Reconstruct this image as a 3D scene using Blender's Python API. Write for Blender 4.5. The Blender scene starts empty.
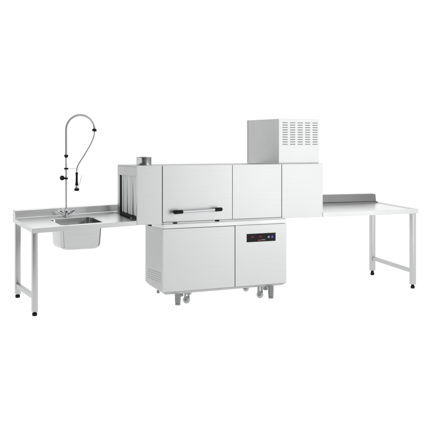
import bpy, bmesh, math, random
from mathutils import Vector, Matrix
random.seed(4)
S = bpy.context.scene

# ------------------------------------------------------------------ camera
cd = bpy.data.cameras.new("camera")
cam = bpy.data.objects.new("camera", cd)
S.collection.objects.link(cam)
cam.location = (-1.823, -8.161, 1.597)
cam.rotation_euler = (math.radians(90), 0, -0.453)
cd.sensor_width = 36
cd.lens = 902.206 / 430 * 36
cd.shift_y = (143.255 - 215) / 430
cd.clip_end = 200
S.camera = cam

# ------------------------------------------------------------------ studio light
S.view_settings.view_transform = 'Standard'
S.view_settings.look = 'None'
S.view_settings.exposure = 0
S.view_settings.gamma = 1
w = bpy.data.worlds.new("World")
S.world = w
w.use_nodes = True
nt = w.node_tree
nt.nodes.clear()
tc = nt.nodes.new('ShaderNodeTexCoord')
dot = nt.nodes.new('ShaderNodeVectorMath'); dot.operation = 'DOT_PRODUCT'
dot.inputs[1].default_value = (-0.62, -0.78, 0.05)
rp = nt.nodes.new('ShaderNodeValToRGB')
rp.color_ramp.elements[0].position = 0.0
rp.color_ramp.elements[0].color = (1.0, 1.0, 1.0, 1)
rp.color_ramp.elements[1].position = 0.90
rp.color_ramp.elements[1].color = (0.10, 0.10, 0.102, 1)
mid = rp.color_ramp.elements.new(0.58); mid.color = (0.34, 0.34, 0.342, 1)
bg = nt.nodes.new('ShaderNodeBackground'); bg.inputs[1].default_value = 1.04
ow = nt.nodes.new('ShaderNodeOutputWorld')
nt.links.new(tc.outputs['Generated'], dot.inputs[0])
nt.links.new(dot.outputs['Value'], rp.inputs[0])
nt.links.new(rp.outputs[0], bg.inputs[0])
nt.links.new(bg.outputs[0], ow.inputs[0])


def area(name, loc, target, sx, sy, power):
    l = bpy.data.lights.new(name, 'AREA')
    l.shape = 'RECTANGLE'; l.size = sx; l.size_y = sy; l.energy = power
    o = bpy.data.objects.new(name, l)
    S.collection.objects.link(o)
    o.location = loc
    o.rotation_euler = (Vector(target) - Vector(loc)).to_track_quat('-Z', 'Y').to_euler()
    return o


area("softbox_key", (6.3, -6.2, 1.8), (2.7, 0, 1.0), 4.4, 4.2, 85)


# ------------------------------------------------------------------ materials
def mat(name, col, metal=0.0, rough=0.4, coat=0.0, emit=None, es=1.0):
    m = bpy.data.materials.new(name); m.use_nodes = True
    b = m.node_tree.nodes['Principled BSDF']
    b.inputs['Base Color'].default_value = (*col, 1)
    b.inputs['Metallic'].default_value = metal
    b.inputs['Roughness'].default_value = rough
    b.inputs['Coat Weight'].default_value = coat
    if emit:
        b.inputs['Emission Color'].default_value = (*emit, 1)
        b.inputs['Emission Strength'].default_value = es
    return m


def steel(name, col, rough, along='X', var=0.05, bump=0.05, spread=0.10):
    """brushed stainless: noise stretched along the grain drives tone, gloss and a tiny bump"""
    m = mat(name, col, 1.0, rough)
    t = m.node_tree; b = t.nodes['Principled BSDF']
    g = t.nodes.new('ShaderNodeNewGeometry')
    mp = t.nodes.new('ShaderNodeMapping')
    sc = {'X': (1.2, 160, 160), 'Y': (160, 1.2, 160), 'Z': (160, 160, 1.2)}[along]
    mp.inputs['Scale'].default_value = sc
    n = t.nodes.new('ShaderNodeTexNoise'); n.inputs['Scale'].default_value = 1.0
    n.inputs['Detail'].default_value = 3
    t.links.new(g.outputs['Position'], mp.inputs['Vector'])
    t.links.new(mp.outputs[0], n.inputs['Vector'])
    big = t.nodes.new('ShaderNodeTexNoise'); big.inputs['Scale'].default_value = 2.3
    big.inputs['Detail'].default_value = 4
    t.links.new(g.outputs['Position'], big.inputs['Vector'])
    r = t.nodes.new('ShaderNodeMapRange')
    r.inputs['From Min'].default_value = 0.3; r.inputs['From Max'].default_value = 0.7
    r.inputs['To Min'].default_value = rough - spread / 2; r.inputs['To Max'].default_value = rough + spread / 2
    t.links.new(big.outputs['Fac'], r.inputs['Value'])
    t.links.new(r.outputs[0], b.inputs['Roughness'])
    c = t.nodes.new('ShaderNodeMapRange')
    c.inputs['From Min'].default_value = 0.25; c.inputs['From Max'].default_value = 0.75
    c.inputs['To Min'].default_value = 1 - var; c.inputs['To Max'].default_value = 1 + var
    t.links.new(n.outputs['Fac'], c.inputs['Value'])
    mu = t.nodes.new('ShaderNodeVectorMath'); mu.operation = 'SCALE'
    mu.inputs[0].default_value = col
    t.links.new(c.outputs[0], mu.inputs['Scale'])
    t.links.new(mu.outputs[0], b.inputs['Base Color'])
    bp = t.nodes.new('ShaderNodeBump'); bp.inputs['Strength'].default_value = bump
    bp.inputs['Distance'].default_value = 0.001
    t.links.new(n.outputs['Fac'], bp.inputs['Height'])
    t.links.new(bp.outputs[0], b.inputs['Normal'])
    return m


C = (0.56, 0.565, 0.565)
M_panel = steel("brushed_panel_steel", (0.60, 0.603, 0.603), 0.40, 'X', 0.022, 0.04, 0.015)
M_side = steel("brushed_side_steel", (0.47, 0.473, 0.473), 0.40, 'Z', 0.03)
M_table = steel("table_top_steel", (0.88, 0.885, 0.885), 0.32, 'X', 0.05, 0.03, 0.05)
M_edge = steel("folded_edge_steel", (0.66, 0.665, 0.665), 0.40, 'X', 0.03)
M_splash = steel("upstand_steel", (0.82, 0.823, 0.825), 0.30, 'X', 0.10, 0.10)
M_splash2 = steel("dark_reflection_upstand_steel", (0.21, 0.211, 0.212), 0.34, 'X', 0.10, 0.10)  # right upstand: dark reflection put into the base colour of the steel
M_tube = steel("square_tube_steel", (0.54, 0.543, 0.543), 0.38, 'Z', 0.03)
M_basin = steel("pressed_sink_steel", (0.52, 0.525, 0.525), 0.13, 'X', 0.015, 0.01, 0.02)
M_chrome = mat("polished_chrome", (0.55, 0.56, 0.57), 1.0, 0.12)
M_tap = mat('bright_tap_chrome', (0.80, 0.81, 0.82), 1.0, 0.08)
M_foot = steel("turned_foot_steel", (0.24, 0.242, 0.243), 0.2, 'Z', 0.04)
M_spring = mat("spring_wire", (0.80, 0.80, 0.81), 1.0, 0.18)
M_hose = mat("grey_hose", (0.56, 0.56, 0.57), 0.8, 0.30)
M_black = mat("black_plastic", (0.012, 0.012, 0.013), 0, 0.38)
M_rubber = mat("black_rubber", (0.01, 0.01, 0.01), 0, 0.6)
M_gap = mat("shadow_gap", (0.22, 0.22, 0.22), 0.3, 0.6)
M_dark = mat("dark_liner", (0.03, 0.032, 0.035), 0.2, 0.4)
M_pvc = mat("curtain_vinyl", (0.93, 0.95, 0.945), 0, 0.3)
M_wheel = mat("pale_nylon", (0.56, 0.57, 0.57), 0, 0.35)
M_slot = mat("slot_dark", (0.30, 0.30, 0.305), 0.5, 0.5)
M_vent = mat('pressed_vent_steel', (.40, .402, .405), 1.0, .45)
M_screen = mat("black_glass", (0.006, 0.006, 0.007), 0, 0.18)
M_red = mat("red_led", (0.25, 0.01, 0.02), 0, 0.5, emit=(0.55, 0.02, 0.05), es=0.16)
M_redprint = mat("red_print", (0.45, 0.02, 0.03), 0, 0.5)
M_white = mat("white_button", (0.42, 0.42, 0.40), 0, 0.4)
M_blue = mat("blue_button", (0.08, 0.07, 0.55), 0, 0.4, emit=(0.10, 0.08, 0.8), es=0.12)
M_floor = mat("glowing_white_sweep", (0.03, 0.03, 0.03), 0, 0.9, emit=(1, 1, 1), es=1.02)  # near-black base; added glow keeps the floor white and free of shadows

for m_ in (M_black, M_rubber, M_screen): m_.node_tree.nodes['Principled BSDF'].inputs['Specular IOR Level'].default_value = 0.15

# ------------------------------------------------------------------ helpers
WL = {}


def thing(name, label, cat, loc):
    o = bpy.data.objects.new(name, None)
    o.empty_display_size = 0.1
    S.collection.objects.link(o); o.location = loc
    o['label'] = label; o['category'] = cat
    WL[o.name] = Vector(loc)
    return o


def obj(name, bm, m, parent=None, smooth=False, label=None):
    bmesh.ops.recalc_face_normals(bm, faces=bm.faces)
    vs = [v.co for v in bm.verts]
    lo = Vector([min(v[i] for v in vs) for i in range(3)]); hi = Vector([max(v[i] for v in vs) for i in range(3)])
    c = (lo + hi) / 2
    bmesh.ops.translate(bm, verts=bm.verts, vec=-c)
    me = bpy.data.meshes.new(name); bm.to_mesh(me); bm.free()
    me.materials.append(m)
    if smooth:
        for p in me.polygons: p.use_smooth = True
        try: me.set_sharp_from_angle(angle=math.radians(38))
        except Exception: pass
    o = bpy.data.objects.new(name, me); S.collection.objects.link(o)
    WL[o.name] = c
    if parent: o.parent = parent; o.location = c - WL[parent.name]
    else: o.location = c
    if label: o['label'] = label
    return o


def BM(): return bmesh.new()


def join(bm, b2):
    me = bpy.data.meshes.new('tmp'); b2.to_mesh(me); b2.free()
    bm.from_mesh(me); bpy.data.meshes.remove(me)
    return bm


def box(bm, x0, x1, y0, y1, z0, z1, bev=0.0015, seg=2):
    b = bmesh.new()
    bmesh.ops.create_cube(b, size=1)
    for v in b.verts:
        v.co = Vector(((x0 + x1) / 2 + v.co.x * (x1 - x0), (y0 + y1) / 2 + v.co.y * (y1 - y0), (z0 + z1) / 2 + v.co.z * (z1 - z0)))
    if bev: bmesh.ops.bevel(b, geom=b.edges[:], offset=bev, segments=seg, profile=0.5, affect='EDGES')
    return join(bm, b)


def hexa(bm, P, bev=0.0015):
    """P: 8 points, bottom 4 (ccw) then top 4"""
    b = bmesh.new()
    v = [b.verts.new(p) for p in P]
    for f in [(3, 2, 1, 0), (4, 5, 6, 7), (0, 1, 5, 4), (1, 2, 6, 5), (2, 3, 7, 6), (3, 0, 4, 7)]:
        b.faces.new([v[i] for i in f])
    if bev: bmesh.ops.bevel(b, geom=b.edges[:], offset=bev, segments=2, profile=0.5, affect='EDGES')
    return join(bm, b)


def cyl(bm, p0, p1, r0, r1=None, n=32, cap=True):
    r1 = r0 if r1 is None else r1
    p0 = Vector(p0); p1 = Vector(p1); d = (p1 - p0)
    q = d.to_track_quat('Z', 'Y')
    ra = []; rb = []
    for i in range(n):
        a = 2 * math.pi * i / n
        u = q @ Vector((math.cos(a), math.sin(a), 0))
        ra.append(bm.verts.new(p0 + u * r0)); rb.append(bm.verts.new(p1 + u * r1))
    for i in range(n):
        j = (i + 1) % n
        bm.faces.new((ra[i], ra[j], rb[j], rb[i]))
    if cap:
        bm.faces.new(ra[::-1]); bm.faces.new(rb)
    return bm


def lathe(bm, p0, axis, prof, n=32):
    """prof: list of (distance along axis, radius)"""
    p0 = Vector(p0); q = Vector(axis).normalized().to_track_quat('Z', 'Y')
    rings = []
    for h, r in prof:
        rings.append([bm.verts.new(p0 + q @ Vector((math.cos(2 * math.pi * i / n) * r, math.sin(2 * math.pi * i / n) * r, h))) for i in range(n)])
    for a, b in zip(rings, rings[1:]):
        for i in range(n):
            j = (i + 1) % n
            bm.faces.new((a[i], a[j], b[j], b[i]))
    bm.faces.new(rings[0][::-1]); bm.faces.new(rings[-1])
    return bm


def tube(bm, pts, r, n=10):
    pts = [Vector(p) for p in pts]
    rings = []; ref = Vector((0, 1, 0.01)).normalized()
    for i, p in enumerate(pts):
        t = (pts[min(i + 1, len(pts) - 1)] - pts[max(i - 1, 0)]).normalized()
        u = t.cross(ref)
        if u.length < 1e-3: u = t.cross(Vector((1, 0, 0)))
        u.normalize(); v = t.cross(u).normalized()
        rings.append([bm.verts.new(p + (u * math.cos(2 * math.pi * k / n) + v * math.sin(2 * math.pi * k / n)) * r) for k in range(n)])
    for a, b in zip(rings, rings[1:]):
        for i in range(n):
            j = (i + 1) % n
            bm.faces.new((a[i], a[j], b[j], b[i]))
    bm.faces.new(rings[0][::-1]); bm.faces.new(rings[-1])
    return bm


def smoothpath(P, n=10):
    P = [Vector(p) for p in P]; out = []
    for i in range(len(P) - 1):
        a = P[max(i - 1, 0)]; b = P[i]; c = P[i + 1]; d = P[min(i + 2, len(P) - 1)]
        for k in range(n):
            t = k / n
            out.append(0.5 * ((2 * b) + (c - a) * t + (2 * a - 5 * b + 4 * c - d) * t * t + (3 * b - 3 * c + d - a) * t ** 3))
    out.append(P[-1]); return out


def rrect(x0, x1, y0, y1, r, n=8):
    pts = []
    for cx, cy, a0 in ((x1 - r, y1 - r, 0), (x0 + r, y1 - r, 90), (x0 + r, y0 + r, 180), (x1 - r, y0 + r, 270)):
        for k in range(n + 1):
            a = math.radians(a0 + 90 * k / n)
            pts.append((cx + r * math.cos(a), cy + r * math.sin(a)))
    return pts


# ------------------------------------------------------------------ floor
def zf(x, y): return 0.002 - 0.012 * (x - 0.3) + 0.10 * y


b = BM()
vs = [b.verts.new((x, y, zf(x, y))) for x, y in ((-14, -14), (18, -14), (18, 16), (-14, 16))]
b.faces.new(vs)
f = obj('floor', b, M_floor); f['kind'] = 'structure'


# ------------------------------------------------------------------ tables
def leg(parent, x0, y0, wid, zt, zb, z_floor):
    b = BM(); box(b, x0, x0 + wid, y0, y0 + wid, zb, zt, 0.003, 3)
    l = obj('leg', b, M_tube, parent, True)
    b = BM()
    cx, cy = x0 + wid / 2, y0 + wid / 2
    lathe(b, (cx, cy, z_floor), (0, 0, 1), [(0, 0.016), (0.002, 0.021), (0.016, 0.0235), (0.024, 0.0235), (0.028, 0.019), (0.034, 0.017), (zb - z_floor + 0.004, 0.017)], 28)
    obj('foot', b, M_rubber, l, True)
    return l


# ---- left table with the sink
T = thing('sink_table', 'steel inlet table with a square sink basin and two square legs, on the left', 'table', (0.8, 0.38, 0.0))
LX0, LX1, LD, TH = 0.293, 1.3095, 0.66, 0.040


def zl(x, y): return 0.812 + 0.0325 * (x - 0.295) + 0.058 * y


def top_with_hole(x0, x1, y0, y1, zfun, hole, th):
    b = BM()
    cx = sum(p[0] for p in hole) / len(hole); cy = sum(p[1] for p in hole) / len(hole)
    outer = []
    for hx, hy in hole:
        dx, dy = hx - cx, hy - cy
        k = min(((x1 - cx) / dx if dx > 0 else (x0 - cx) / dx) if abs(dx) > 1e-9 else 1e9,
                ((y1 - cy) / dy if dy > 0 else (y0 - cy) / dy) if abs(dy) > 1e-9 else 1e9)
        outer.append([cx + dx * k, cy + dy * k])
    for qx, qy in ((x0, y0), (x1, y0), (x1, y1), (x0, y1)):   # snap the nearest ray end to each corner
        i = min(range(len(outer)), key=lambda i: (outer[i][0] - qx) ** 2 + (outer[i][1] - qy) ** 2)
        outer[i] = [qx, qy]
    n = len(hole)
    I = [b.verts.new((p[0], p[1], zfun(*p))) for p in hole]
    I2 = [b.verts.new((cx + (p[0] - cx) * 0.985, cy + (p[1] - cy) * 0.985, zfun(*p) - 0.006)) for p in hole]
    O = [b.verts.new((p[0], p[1], zfun(*p))) for p in outer]
    O2 = [b.verts.new((p[0], p[1], zfun(*p) - th)) for p in outer]
    inn = []
    e = 0.004
    for p in outer:
        q = (min(max(p[0], x0 + e), x1 - e), min(max(p[1], y0 + e), y1 - e))
        inn.append(b.verts.new((q[0], q[1], zfun(*q) - th)))
    for i in range(n):
        j = (i + 1) % n
        b.faces.new((I[i], I[j], O[j], O[i])); b.faces.new((I2[i], I2[j], I[j], I[i]))
        b.faces.new((O[i], O[j], O2[j], O2[i])); b.faces.new((O2[i], O2[j], inn[j], inn[i]))
        # underside skin
    U = [b.verts.new((p[0], p[1], zfun(*p) - 0.008)) for p in hole]
    IU = [b.verts.new((v.co.x, v.co.y, zfun(v.co.x, v.co.y) - 0.008)) for v in inn]
    for i in range(n):
        j = (i + 1) % n
        b.faces.new((inn[i], inn[j], IU[j], IU[i])); b.faces.new((IU[i], IU[j], U[j], U[i]))
    return b


HX0, HX1, HY0, HY1 = 0.585, 1.016, 0.085, 0.515
hole = rrect(HX0, HX1, HY0, HY1, 0.05)
obj('tabletop', top_with_hole(LX0, LX1, 0.0, LD, zl, hole, TH), M_table, T)
# front fold, proud of the top by a couple of mm, and the left end fold
b = BM()
hexa(b, [(LX0 - .002, -.004, zl(LX0, 0) - TH - .001), (1.308, -.004, zl(1.308, 0) - TH - .001), (1.308, .0, zl(1.308, 0) - TH - .001), (LX0 - .002, .0, zl(LX0, 0) - TH - .001),
         (LX0 - .002, -.004, zl(LX0, 0) + .003), (1.308, -.004, zl(1.308, 0) + .003), (1.308, 0.0, zl(1.308, 0) + .003), (LX0 - .002, .0, zl(LX0, 0) + .003)], 0.001)
obj('front_edge', b, M_edge, T)
b = BM()
hexa(b, [(LX0 - .004, .001, zl(LX0, 0) - TH), (LX0 - .001, .001, zl(LX0, 0) - TH), (LX0 - .001, .76, zl(LX0, .76) - TH), (LX0 - .004, .76, zl(LX0, .76) - TH),
         (LX0 - .004, .001, zl(LX0, 0) + .003), (LX0 - .001, .001, zl(LX0, 0) + .003), (LX0 - .001, .76, zl(LX0, .76) + .003), (LX0 - .004, .76, zl(LX0, .76) + .003)], 0.0008)
obj('side_edge', b, M_edge, T)


def splash(parent, x0, x1, ya, yb, zfun, h0, h1, th, m):
    """rear ledge + upstand with a folded top: profile swept from x0 to x1"""
    b = BM()

    def prof(x, h):
        z = zfun(x, ya)
        return [(x, ya - .045, zfun(x, ya - .045) - th + .002), (x, ya - .045, zfun(x, ya - .045) + .001), (x, ya - .043, zfun(x, ya - .045) + .008), (x, ya - .004, z + .010), (x, ya, z + .014),
                (x, ya + .012, h - .004), (x, ya + .016, h), (x, yb, h + .004), (x, yb, z - th + .004)]
    A = [b.verts.new(p) for p in prof(x0, h0)]; B = [b.verts.new(p) for p in prof(x1, h1)]
    n = len(A)
    for i in range(n): b.faces.new((A[i], A[(i + 1) % n], B[(i + 1) % n], B[i]))
    b.faces.new(A[::-1]); b.faces.new(B)
    return obj('backsplash', b, m, parent)


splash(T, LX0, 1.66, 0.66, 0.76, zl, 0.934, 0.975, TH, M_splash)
b = BM()   # end cap of the upstand
hexa(b, [(LX0 - .0035, .645, zl(LX0, .66) - .01), (LX0 - .0005, .645, zl(LX0, .66) - .01), (LX0 - .0005, .761, zl(LX0, .76) - TH + .003), (LX0 - .0035, .761, zl(LX0, .76) - TH + .003),
         (LX0 - .0035, .668, .937), (LX0 - .0005, .668, .937), (LX0 - .0005, .761, .941), (LX0 - .0035, .761, .941)], .0008)
obj('end_cap', b, M_edge, T)
# sink basin
b = BM()
lay = [(0.0, 0.006, 0.05), (0.0, 0.010, 0.05), (0.02, 0.013, 0.052), (0.10, 0.017, 0.056), (0.195, 0.022, 0.06), (0.213, 0.026, 0.063), (0.228, 0.037, 0.065), (0.237, 0.055, 0.06), (0.240, 0.10, 0.05)]
rings = []
for k, (dz, ins, r) in enumerate(lay):
    pts = rrect(HX0 + ins, HX1 - ins, HY0 + ins, HY1 - ins, r)
    zz0 = [zl(*p) - 0.007 for p in pts]
    base = 0.822
    wt = min(1, dz / 0.05)
    rings.append([b.verts.new((p[0], p[1], (z - dz) * (1 - wt) + (base - dz) * wt)) for p, z in zip(pts, zz0)])
for a, c in zip(rings, rings[1:]):
    n = len(a)
    for i in range(n): b.faces.new((a[i], a[(i + 1) % n], c[(i + 1) % n], c[i]))
b.faces.new(rings[-1])
bas = obj('sink_basin', b, M_basin, T, True)
md = bas.modifiers.new('thick', 'SOLIDIFY'); md.thickness = 0.002; md.offset = 1
b = BM()
lathe(b, (0.80, 0.30, 0.580), (0, 0, 1), [(0, 0.028), (0, 0.043), (.004, 0.042), (.005, 0.030), (.002, 0.026)], 32)
obj('drain', b, M_chrome, bas, True)
lg1 = leg(T, 0.297, 0.018, 0.05, zl(.32, 0) - .006, 0.045, zf(.32, .04))
lg2 = leg(T, 0.300, 0.680, 0.05, zl(.32, .68) - .008, 0.108, zf(.32, .70))
b = BM()
hexa(b, [(.305, .067, .158), (.342, .067, .158), (.344, .681, .172), (.305, .681, .172),
         (.305, .067, .200), (.342, .067, .200), (.344, .681, .214), (.305, .681, .214)], .003)
obj('cross_rail', b, M_tube, T)

# ---- right table
R = thing('outlet_table', 'plain steel outlet table with two square legs and no sink, at the right', 'table', (4.1, 0.36, -0.04))
RX0, RX1 = 3.4305, 4.703


def zr(x, y): return 0.853 + 0.072 * y + 0.003 * (4.703 - x)


RT = 0.047
b = BM()
xa, xb = RX0, RX1 - 0.03
g = [(xa, 0.03, -.004), (xb, 0.03, -.004), (xb, .60, -.004), (xa, .60, -.004)]
# raised front rim, sunk bed, folded edges: cross-section swept in x
prof = [(0.0, -RT), (0.0, -.003), (.003, 0), (.026, 0), (.036, -.007), (.612, -.007), (.612, -.012), (.05, -.014), (.006, -.014), (.006, -RT)]
A = [b.verts.new((RX0, y, zr(RX0, y) + dz)) for y, dz in prof]
B = [b.verts.new((RX1 - .05 - .09 * y / .66, y, zr(RX1, y) + dz)) for y, dz in prof]
for i in range(len(A)): b.faces.new((A[i], A[(i + 1) % len(A)], B[(i + 1) % len(A)], B[i]))
b.faces.new(A[::-1]); b.faces.new(B)
obj('tabletop', b, M_table, R)
b = BM()
hexa(b, [(RX0, -.0035, zr(RX0, 0) - RT - .001), (RX1, -.0035, zr(RX1, 0) - RT - .001), (RX1, -.0015, zr(RX1, 0) - RT - .001), (RX0, -.0015, zr(RX0, 0) - RT - .001),
         (RX0, -.0035, zr(RX0, 0) + .001), (RX1, -.0035, zr(RX1, 0) + .0025), (RX1, -.0015, zr(RX1, 0) + .0025), (RX0, -.0015, zr(RX0, 0) + .001)], .0008)
obj('front_edge', b, M_edge, R)
b = BM()   # raised rim along the right end
prof = [(RX1, -RT), (RX1, -.003), (RX1 - .003, .0015), (RX1 - .034, .0015), (RX1 - .052, -.008), (RX1 - .052, -RT)]
A = [b.verts.new((x, -.001, zr(x, 0) + dz)) for x, dz in prof]
B = [b.verts.new((x - .09, .66, zr(x, .66) + dz)) for x, dz in prof]
for i in range(len(A)): b.faces.new((A[i], A[(i + 1) % len(A)], B[(i + 1) % len(A)], B[i]))
b.faces.new(A[::-1]); b.faces.new(B)
obj('end_rim', b, M_edge, R)
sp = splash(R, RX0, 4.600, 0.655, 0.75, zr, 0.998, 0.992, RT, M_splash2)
leg(R, 4.634, 0.018, 0.054, zr(4.66, .04) - .01, 0.002, zf(4.66, .045))
leg(R, 4.550, 0.670, 0.054, zr(4.6, .69) - .014, 0.082, zf(4.58, .697) + .004)
b = BM()
hexa(b, [(4.640, .072, .132), (4.680, .072, .132), (4.600, .672, .206), (4.560, .672, .206),
         (4.640, .072, .172), (4.680, .072, .172), (4.600, .672, .246), (4.560, .672, .246)], .003)
obj('cross_rail', b, M_tube, R)

# ------------------------------------------------------------------ dishwasher
D = thing('conveyor_dishwasher', 'large stainless steel conveyor dishwasher with a vented box on its roof, between the two tables', 'dishwasher', (2.37, 0.28, 0.0))
HX, HE, HZ0, HZ1, HD = 1.312, 3.43, 0.812, 1.38, 0.555
# shell: roof, rear wall, right wall, left frame, floor
b = BM()
box(b, HX + .001, HE - .001, .004, HD - .002, HZ1 - .012, HZ1, .002)
box(b, HX + .002, HE - .002, HD - .014, HD, 0.83, HZ1 - .013, .001)
box(b, HE - .016, HE - .002, .020, HD - .015, HZ0 + .006, HZ1 - .013, .001)
obj('hood_shell', b, M_side, D)
b = BM()
box(b, HX, HX + .020, .020, HD - .015, 1.277, HZ1 - .013, .001)       # lintel over the inlet
box(b, HX, HX + .020, .486, HD - .0145, .862, 1.2765, .001)            # rear jamb
obj('inlet_frame', b, M_side, D)
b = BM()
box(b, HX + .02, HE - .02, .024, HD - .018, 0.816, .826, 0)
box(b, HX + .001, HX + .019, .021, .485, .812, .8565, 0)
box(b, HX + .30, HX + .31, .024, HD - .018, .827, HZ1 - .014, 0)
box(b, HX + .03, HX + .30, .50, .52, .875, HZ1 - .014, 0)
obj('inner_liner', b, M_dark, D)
b = BM()
box(b, HX - .001, HX + .016, .452, .4855, .90, 1.2765, .001)
hexa(b, [(HX - .003, .024, .857), (HX + .02, .024, .857), (HX + .02, .485, .880), (HX - .003, .485, .880),
         (HX - .003, .024, .884), (HX + .02, .024, .884), (HX + .02, .485, .907), (HX - .003, .485, .907)], .001)
obj('rubber_seal', b, M_rubber, D)
ys = [0.026 + i * 0.0532 for i in range(8)]
for i, y in enumerate(ys):
    b = BM()
    n = 10; wv = .046 + random.uniform(-.004, .002); bot = .888 + .05 * y
    sh = random.uniform(-.007, .007)
    fr = []; bk = []
    for r in range(2):
        for k in range(n + 1):
            t = k / n
            yy = y + wv * t + (sh if r == 0 else 0)
            xx = HX + .006 + .007 * math.sin(t * math.pi * 1.0) + (.004 * math.sin(i * 2.1) if r == 0 else 0)
            fr.append(b.verts.new((xx, yy, bot if r == 0 else 1.276)))
            bk.append(b.verts.new((xx + .0025, yy, bot if r == 0 else 1.276)))
    for k in range(n):
        a, c, d, e = k, k + 1, n + 2 + k, n + 1 + k
        b.faces.new((fr[a], fr[c], fr[d], fr[e])); b.faces.new((bk[e], bk[d], bk[c], bk[a]))
    for k, r in ((0, 0), (n, 0)):
        b.faces.new((fr[k], fr[n + 1 + k], bk[n + 1 + k], bk[k]))
    obj('curtain_strip', b, M_pvc, D, True)
# front skin behind the gaps, then the front panels
b = BM(); box(b, HX + .021, HE - .017, .0205, .0235, HZ0 + .004, HZ1 - .013, 0)
obj('gap_backing', b, M_gap, D)
S1, S2, S3 = 1.576, 2.346, 2.924
G = 0.0026
b = BM(); box(b, HX, S1 - G, 0, .020, .806, HZ1 - .0005, .002, 3); obj('front_panel', b, M_panel, D)
b = BM(); box(b, S1 + G, S2 - G, -.003, .018, .826, HZ1 - .0005, .002, 3); door = obj('sliding_door', b, M_panel, D)
b = BM(); box(b, S2 + G, S3 - G, 0, .020, .826, HZ1 - .0005, .002, 3); obj('front_panel', b, M_panel, D)
b = BM(); box(b, S3 + G, HE, 0, .020, HZ0, HZ1 - .0005, .002, 3); obj('front_panel', b, M_panel, D)
# door handle: steel bar in two black plastic ends
b = BM()
cyl(b, (1.745, -.055, .9235), (2.165, -.055, .9345), .0125, n=24)
h = obj('handle_bar', b, M_chrome, door, True)


def grip(xa, xb, za, zb):
    b = BM()
    L = Vector((xb - xa, 0, zb - za)).length
    lathe(b, (xa, -.055, za), (xb - xa, 0, zb - za), [(0, .006), (.004, .014), (.012, .0195), (L * .5, .0195), (L - .012, .019), (L - .002, .017), (L, .0125)], 28)
    cx = xa + (xb - xa) * .35
    join(b, box(BM(), cx - .014, cx + .014, -.05, -.002, za - .013, za + .013, .003))
    return b


obj('handle_end', grip(1.672, 1.772, .9215, .924), M_black, door, True)
obj('handle_end', grip(2.206, 2.120, .9355, .933), M_black, door, True)
# sill under the doors (wash tank rim)
b = BM()
X0, X1 = 1.584, 2.972
hexa(b, [(X0, -.010, .760), (X1, -.010, .764), (X1, .30, .764), (X0, .30, .760),
         (X0, -.010, .800), (X1, -.010, .806), (X1, .30, .812), (X0, .30, .808)], .002)
obj('tank_rim', b, M_edge, D)
b = BM(); box(b, X0 + .004, X1 - .02, -.0015, .30, .797, .8235, .001); obj('rim_channel', b, M_side, D)
for cx, cz in ((1.712, .812), (2.172, .817)):
    b = BM(); box(b, cx - .02, cx + .02, -.014, .004, cz - .007, cz + .007, .003); obj('door_stop', b, M_black, D)
# cabinet
CB = 0.445
b = BM()
hexa(b, [(1.586, .022, .137), (2.978, .022, .137), (2.978, CB, .175), (1.586, CB, .175),
         (1.586, .022, .7595), (2.978, .022, .7635), (2.978, CB, .7635), (1.586, CB, .7595)], .002)
obj('cabinet_shell', b, M_side, D)
b = BM(); box(b, 1.600, 1.680, .4455, .51, .176, .81, .002); obj('rear_duct', b, M_side, D)
b = BM(); box(b, 1.590, 2.975, .0185, .0215, .150, .757, 0); obj('gap_backing', b, M_gap, D)
CS = 2.376
b = BM(); box(b, 1.584, CS - .003, 0, .018, .136, .7555, .002, 3); obj('cabinet_panel', b, M_panel, D)
b = BM(); box(b, CS + .003, 2.980, 0, .018, .136, .7585, .002, 3); cdoor = obj('cabinet_door', b, M_panel, D)
b = BM()
hexa(b, [(1.622, .030, .106), (2.940, .030, .112), (2.94, CB - .03, .145), (1.622, CB - .03, .140),
         (1.590, .003, .134), (2.974, .003, .134), (2.974, CB - .004, .172), (1.590, CB - .004, .172)], .002)
obj('base_pan', b, M_side, D)
# side vents of the cabinet: rows of little pressed slots
for r in range(5):
    b = BM()
    for k in range(9):
        y = .07 + k * .040
        z = .225 + r * .022
        box(b, 1.5835, 1.588, y, y + .022, z, z + .006, .0008, 1)
    obj('side_vent', b, M_vent, D)
# control panel
b = BM(); box(b, 2.511, 2.849, -.004, 0.0, .583, .668, .0015); cp = obj('control_panel', b, M_screen, cdoor)


def seg8(bm, x, z, w_, h_, t):
    y0, y1 = -.0062, -.0042
    for (a, c, d, e) in ((x, x + w_, z + h_ - t, z + h_), (x, x + w_, z + h_ / 2 - t / 2, z + h_ / 2 + t / 2), (x, x + w_, z, z + t),
                         (x - t, x, z + t / 2, z + h_ / 2), (x + w_, x + w_ + t, z + t / 2, z + h_ / 2), (x - t, x, z + h_ / 2, z + h_ - t / 2), (x + w_, x + w_ + t, z + h_ / 2, z + h_ - t / 2)):
        box(bm, a, c, y0, y1, d, e, 0)


for cx in (2.574, 2.668):
    b = BM(); seg8(b, cx - .014, .628, .009, .015, .0024); seg8(b, cx + .004, .628, .009, .015, .0024)
    obj('digit_display', b, M_red, cdoor)
b = BM(); box(b, 2.641, 2.674, -.0058, -.0042, .593, .604, .0005); obj('logo', b, M_redprint, cdoor)
b = BM()
for k in range(5): box(b, 2.680 + k * .0095, 2.6865 + k * .0095, -.0055, -.0042, .597, .606, 0)
obj('print_line', b, mat("grey_print", (.35, .35, .35), 0, .5), cdoor)
b = BM(); lathe(b, (2.764, -.004, .628), (0, -1, 0), [(0, .0115), (.004, .0115), (.006, .009)], 24); obj('button', b, M_white, cdoor, True)
b = BM(); lathe(b, (2.806, -.004, .628), (0, -1, 0), [(0, .0135), (.004, .0135), (.006, .011)], 24); obj('button', b, M_blue, cdoor, True)


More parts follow.
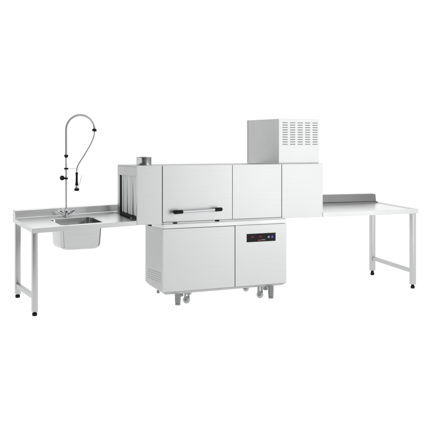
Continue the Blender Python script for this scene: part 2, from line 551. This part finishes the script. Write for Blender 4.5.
# feet and castors
def mfoot(x, y, top):
    z0 = zf(x, y)
    b = BM()
    lathe(b, (x, y, z0), (0, 0, 1), [(0, .024), (.004, .027), (.018, .027), (.020, .0235), (.024, .0235), (.026, .028), (top - z0, .030)], 32)
    obj('foot', b, M_foot, D, True)


def caster(x, y, top, wob=0.0):
    z0 = zf(x, y)
    r = .036
    b = BM()
    lathe(b, (x - .012, y, z0 + r), (1, wob, 0), [(0, .012), (0, r - .006), (.004, r), (.020, r), (.024, r - .006), (.024, .012)], 32)
    wcol = obj('caster_wheel', b, M_wheel, D, True)
    b = BM()
    box(b, x - .020, x - .016, y - .016, y + .03, z0 + r - .012, top, .001)
    box(b, x + .016, x + .020, y - .016, y + .03, z0 + r - .012, top, .001)
    box(b, x - .024, x + .024, y - .024, y + .034, top - .006, top + .004, .001)
    cyl(b, (x - .024, y, z0 + r), (x + .024, y, z0 + r), .006, n=12)
    obj('caster_fork', b, M_foot, D)


mfoot(1.767, .06, .115); mfoot(2.828, .06, .118)
mfoot(1.935, .365, .14); mfoot(2.945, .385, .145)
b = BM(); lathe(b, (1.668, .33, .075), (0, 0, 1), [(0, .013), (.002, .015), (.03, .015), (.031, .012), (.08, .012)], 20); obj('drain_stub', b, M_foot, D, True)
caster(1.880, .085, .116, .9); caster(2.717, .085, .118, .7)
caster(2.03, .37, .14, .5); caster(2.70, .37, .145, .5)
# exhaust collar on the roof
b = BM()
r0 = .0775; cx, cy = 1.481, .25
n = 56; prof = [(HZ1 - .001, r0 + .004), (HZ1 + .004, r0 + .004), (HZ1 + .006, r0), (1.452, r0), (1.456, r0 + .002), (1.460, r0), (1.460, r0 - .004), (HZ1 + .002, r0 - .004)]
rings = [[b.verts.new((cx + math.cos(2 * math.pi * k / n) * r, cy + math.sin(2 * math.pi * k / n) * r, z)) for k in range(n)] for z, r in prof]
for a, c in zip(rings, rings[1:] + rings[:1]):
    for k in range(n): b.faces.new((a[k], a[(k + 1) % n], c[(k + 1) % n], c[k]))
obj('exhaust_collar', b, M_chrome, D, True)
# condenser box on the roof
KX0, KX1, KY0, KY1, KZ = 2.911, 3.404, .040, .748, 1.8535
b = BM()
box(b, KX0, KX1, KY0 + .004, KY1 - .0225, HZ1 + .001, KZ - .001, .002)
cond = obj('condenser_box', b, M_side, D)
b = BM(); box(b, KX0 - .002, KX1, KY1 - .022, KY1, HZ1 - .004, KZ, .002); obj('rear_flange', b, M_tube, cond)
b = BM(); box(b, KX0 - .003, KX1 + .002, KY0 - .001, KY1 - .023, HZ1, HZ1 + .010, .001); obj('bottom_flange', b, M_tube, cond)
b = BM(); box(b, KX0 + .02, KX1 - .04, HD + .001, KY1 - .03, .90, HZ1 - .001, .002); obj('rear_duct', b, M_side, D)
# front plate of the condenser with pressed louvres
b = BM()
box(b, KX0 - .001, KX1 + .001, KY0 - .004, KY0 + .0035, HZ1 + .0105, KZ, .0015, 2)
plate = obj('vent_plate', b, M_panel, cond)
for c in range(5):
    b = BM(); s = BM()
    xa = 2.958 + c * .0925
    for r in range(10):
        z = 1.8125 - r * .0252
        box(s, xa, xa + .058, KY0 - .0052, KY0 - .0042, z - .0045, z + .0035, 0)
        hexa(b, [(xa - .001, KY0 - .012, z + .0000), (xa + .059, KY0 - .012, z + .0000), (xa + .059, KY0 - .0045, z + .0015), (xa - .001, KY0 - .0045, z + .0015),
                 (xa - .001, KY0 - .011, z + .0015), (xa + .059, KY0 - .011, z + .0015), (xa + .059, KY0 - .0045, z + .0055), (xa - .001, KY0 - .0045, z + .0055)], 0)
    obj('louvre_column', b, M_edge, cond)
    obj('vent_slot', s, M_slot, cond)

# ------------------------------------------------------------------ pre-rinse tap
FY = 0.60
F = thing('rinse_tap', 'tall chrome pre-rinse tap with a looped spring hose and black spray gun, behind the sink', 'tap', (.785, FY, zl(.785, FY)))
zb = zl(.785, FY)
PX = .787
b = BM()
lathe(b, (PX, FY, zb), (0, 0, 1), [(0, .026), (.004, .026), (.008, .018), (.03, .016), (.036, .020), (.066, .020), (.072, .012), (.09, .010)], 28)
base = obj('tap_body', b, M_tap, F, True)
for s in (-1, 1):
    b = BM()
    p0 = Vector((PX + s * .010, FY, zb + .020)); p1 = Vector((PX + s * .060, FY - .02, zb + .052))
    cyl(b, p0, p1, .011, .0125, 20)
    d = (p1 - p0).normalized()
    lathe(b, p1, d, [(0, .013), (.003, .017), (.020, .017), (.024, .013)], 20)
    obj('valve', b, M_tap, base, True)
    b = BM()
    tube(b, [p1 + d * .012, p1 + d * .012 + Vector((-s * .018, -.004, .022)), p1 + d * .012 + Vector((-s * .042, -.008, -.022)) ], .0042, 10)
    tube(b, [p1 + d * .022 + Vector((s * .008, 0, .014)), p1 + d * .008, p1 + d * .010 + Vector((-s * .03, -.01, -.045))], .0045, 10)
    obj('lever', b, M_tap, base, True)
b = BM(); cyl(b, (PX, FY, zb + .08), (PX, FY, 1.475), .0098, n=20); obj('riser_pipe', b, M_tap, F, True)
b = BM(); lathe(b, (PX, FY, 1.452), (0, 0, 1), [(0, .010), (.006, .015), (.018, .021), (.026, .022), (.030, .016)], 24); obj('spring_socket', b, M_black, F, True)
b = BM(); lathe(b, (PX, FY, 1.334), (0, 0, 1), [(0, .017), (.003, .022), (.015, .022), (.018, .017)], 24); br = obj('bracket_clamp', b, M_black, F, True)
b = BM(); cyl(b, (PX + .016, FY, 1.342), (.893, FY, 1.342), .0032, n=12)
ring = [(.896 + .013 * math.cos(a * math.pi / 12), FY + .013 * math.sin(a * math.pi / 12), 1.342) for a in range(25)]
tube(b, ring, .0032, 8); obj('hose_bracket', b, M_tap, F, True)
b = BM(); lathe(b, (PX, FY, 1.236), (0, 0, 1), [(0, .014), (.002, .0175), (.017, .0175), (.019, .014)], 24); kc = obj('wall_clamp', b, M_black, F, True)
b = BM(); lathe(b, (PX - .008, FY, 1.247), (-1, -.25, .12), [(0, .008), (.020, .008), (.022, .020), (.030, .0235), (.048, .0235), (.054, .019), (.056, .010)], 28)
obj('clamp_knob', b, M_black, kc, True)
# hose path: up, over, down to the spray gun
cxl, czl, rad = .935, 1.735, .148
path = [(PX, FY, 1.475 + .0 + k * .026) for k in range(11)]
arc = []
for k in range(0, 29):
    a = math.pi - k / 28 * math.radians(182)
    arc.append((cxl + rad * math.cos(a), FY, czl + (rad if a > 0 else rad) * math.sin(a)))
spring_path = smoothpath(path + arc[1:], 4)
end = arc[-1]
drop = smoothpath([end, (1.074, FY, 1.66), (1.035, FY, 1.575), (.970, FY, 1.470), (.918, FY, 1.390), (.899, FY, 1.345), (.896, FY, 1.305)], 8)
b = BM(); tube(b, spring_path[:-1] + drop, .0068, 12); obj('hose', b, M_hose, F, True)
# helix around the first stretch
P = spring_path
cum = [0]
for a, c in zip(P, P[1:]): cum.append(cum[-1] + (Vector(c) - Vector(a)).length)
L = cum[-1]; pitch = .0098; turns = L / pitch; N = int(turns * 12)
hel = []; j = 0
for i in range(N + 1):
    s_ = L * i / N
    while j < len(P) - 2 and cum[j + 1] < s_: j += 1
    t = (s_ - cum[j]) / max(1e-9, cum[j + 1] - cum[j])
    p = Vector(P[j]).lerp(Vector(P[j + 1]), t); d = (Vector(P[j + 1]) - Vector(P[j])).normalized()
    u = d.cross(Vector((0, 1, 0))).normalized(); v = Vector((0, 1, 0))
    a = 2 * math.pi * s_ / pitch
    hel.append(p + (u * math.cos(a) + v * math.sin(a)) * .0120)
b = BM(); tube(b, hel, .0028, 6); obj('spring', b, M_spring, F, True)
b = BM()
dd = Vector((-.10, 0, -1)).normalized()
lathe(b, Vector(end) + Vector((0, 0, .014)), dd, [(0, .012), (.004, .021), (.010, .023), (.020, .023), (.026, .019), (.028, .010)], 24)
obj('hose_collar', b, M_black, F, True)
gx = .896
b = BM(); lathe(b, (gx, FY, 1.305), (0, 0, -1), [(0, .008), (.004, .0125), (.018, .0135), (.024, .0115), (.04, .0105), (.09, .0115), (.108, .013), (.116, .015), (.130, .015), (.134, .010)], 28)
gun = obj('spray_handle', b, M_black, F, True)
b = BM(); lathe(b, (gx, FY, 1.172), (0, 0, -1), [(0, .010), (.006, .016), (.024, .020), (.028, .021)], 28); obj('spray_neck', b, M_tap, gun, True)
b = BM(); lathe(b, (gx, FY, 1.145), (0, 0, -1), [(0, .019), (.003, .025), (.018, .025), (.026, .020), (.027, .012)], 28); obj('spray_nozzle', b, M_black, gun, True)
b = BM(); tube(b, smoothpath([(gx + .012, FY, 1.162), (gx + .026, FY, 1.185), (gx + .040, FY, 1.225), (gx + .052, FY, 1.275)], 6), .0022, 8); obj('trigger', b, M_tap, gun, True)
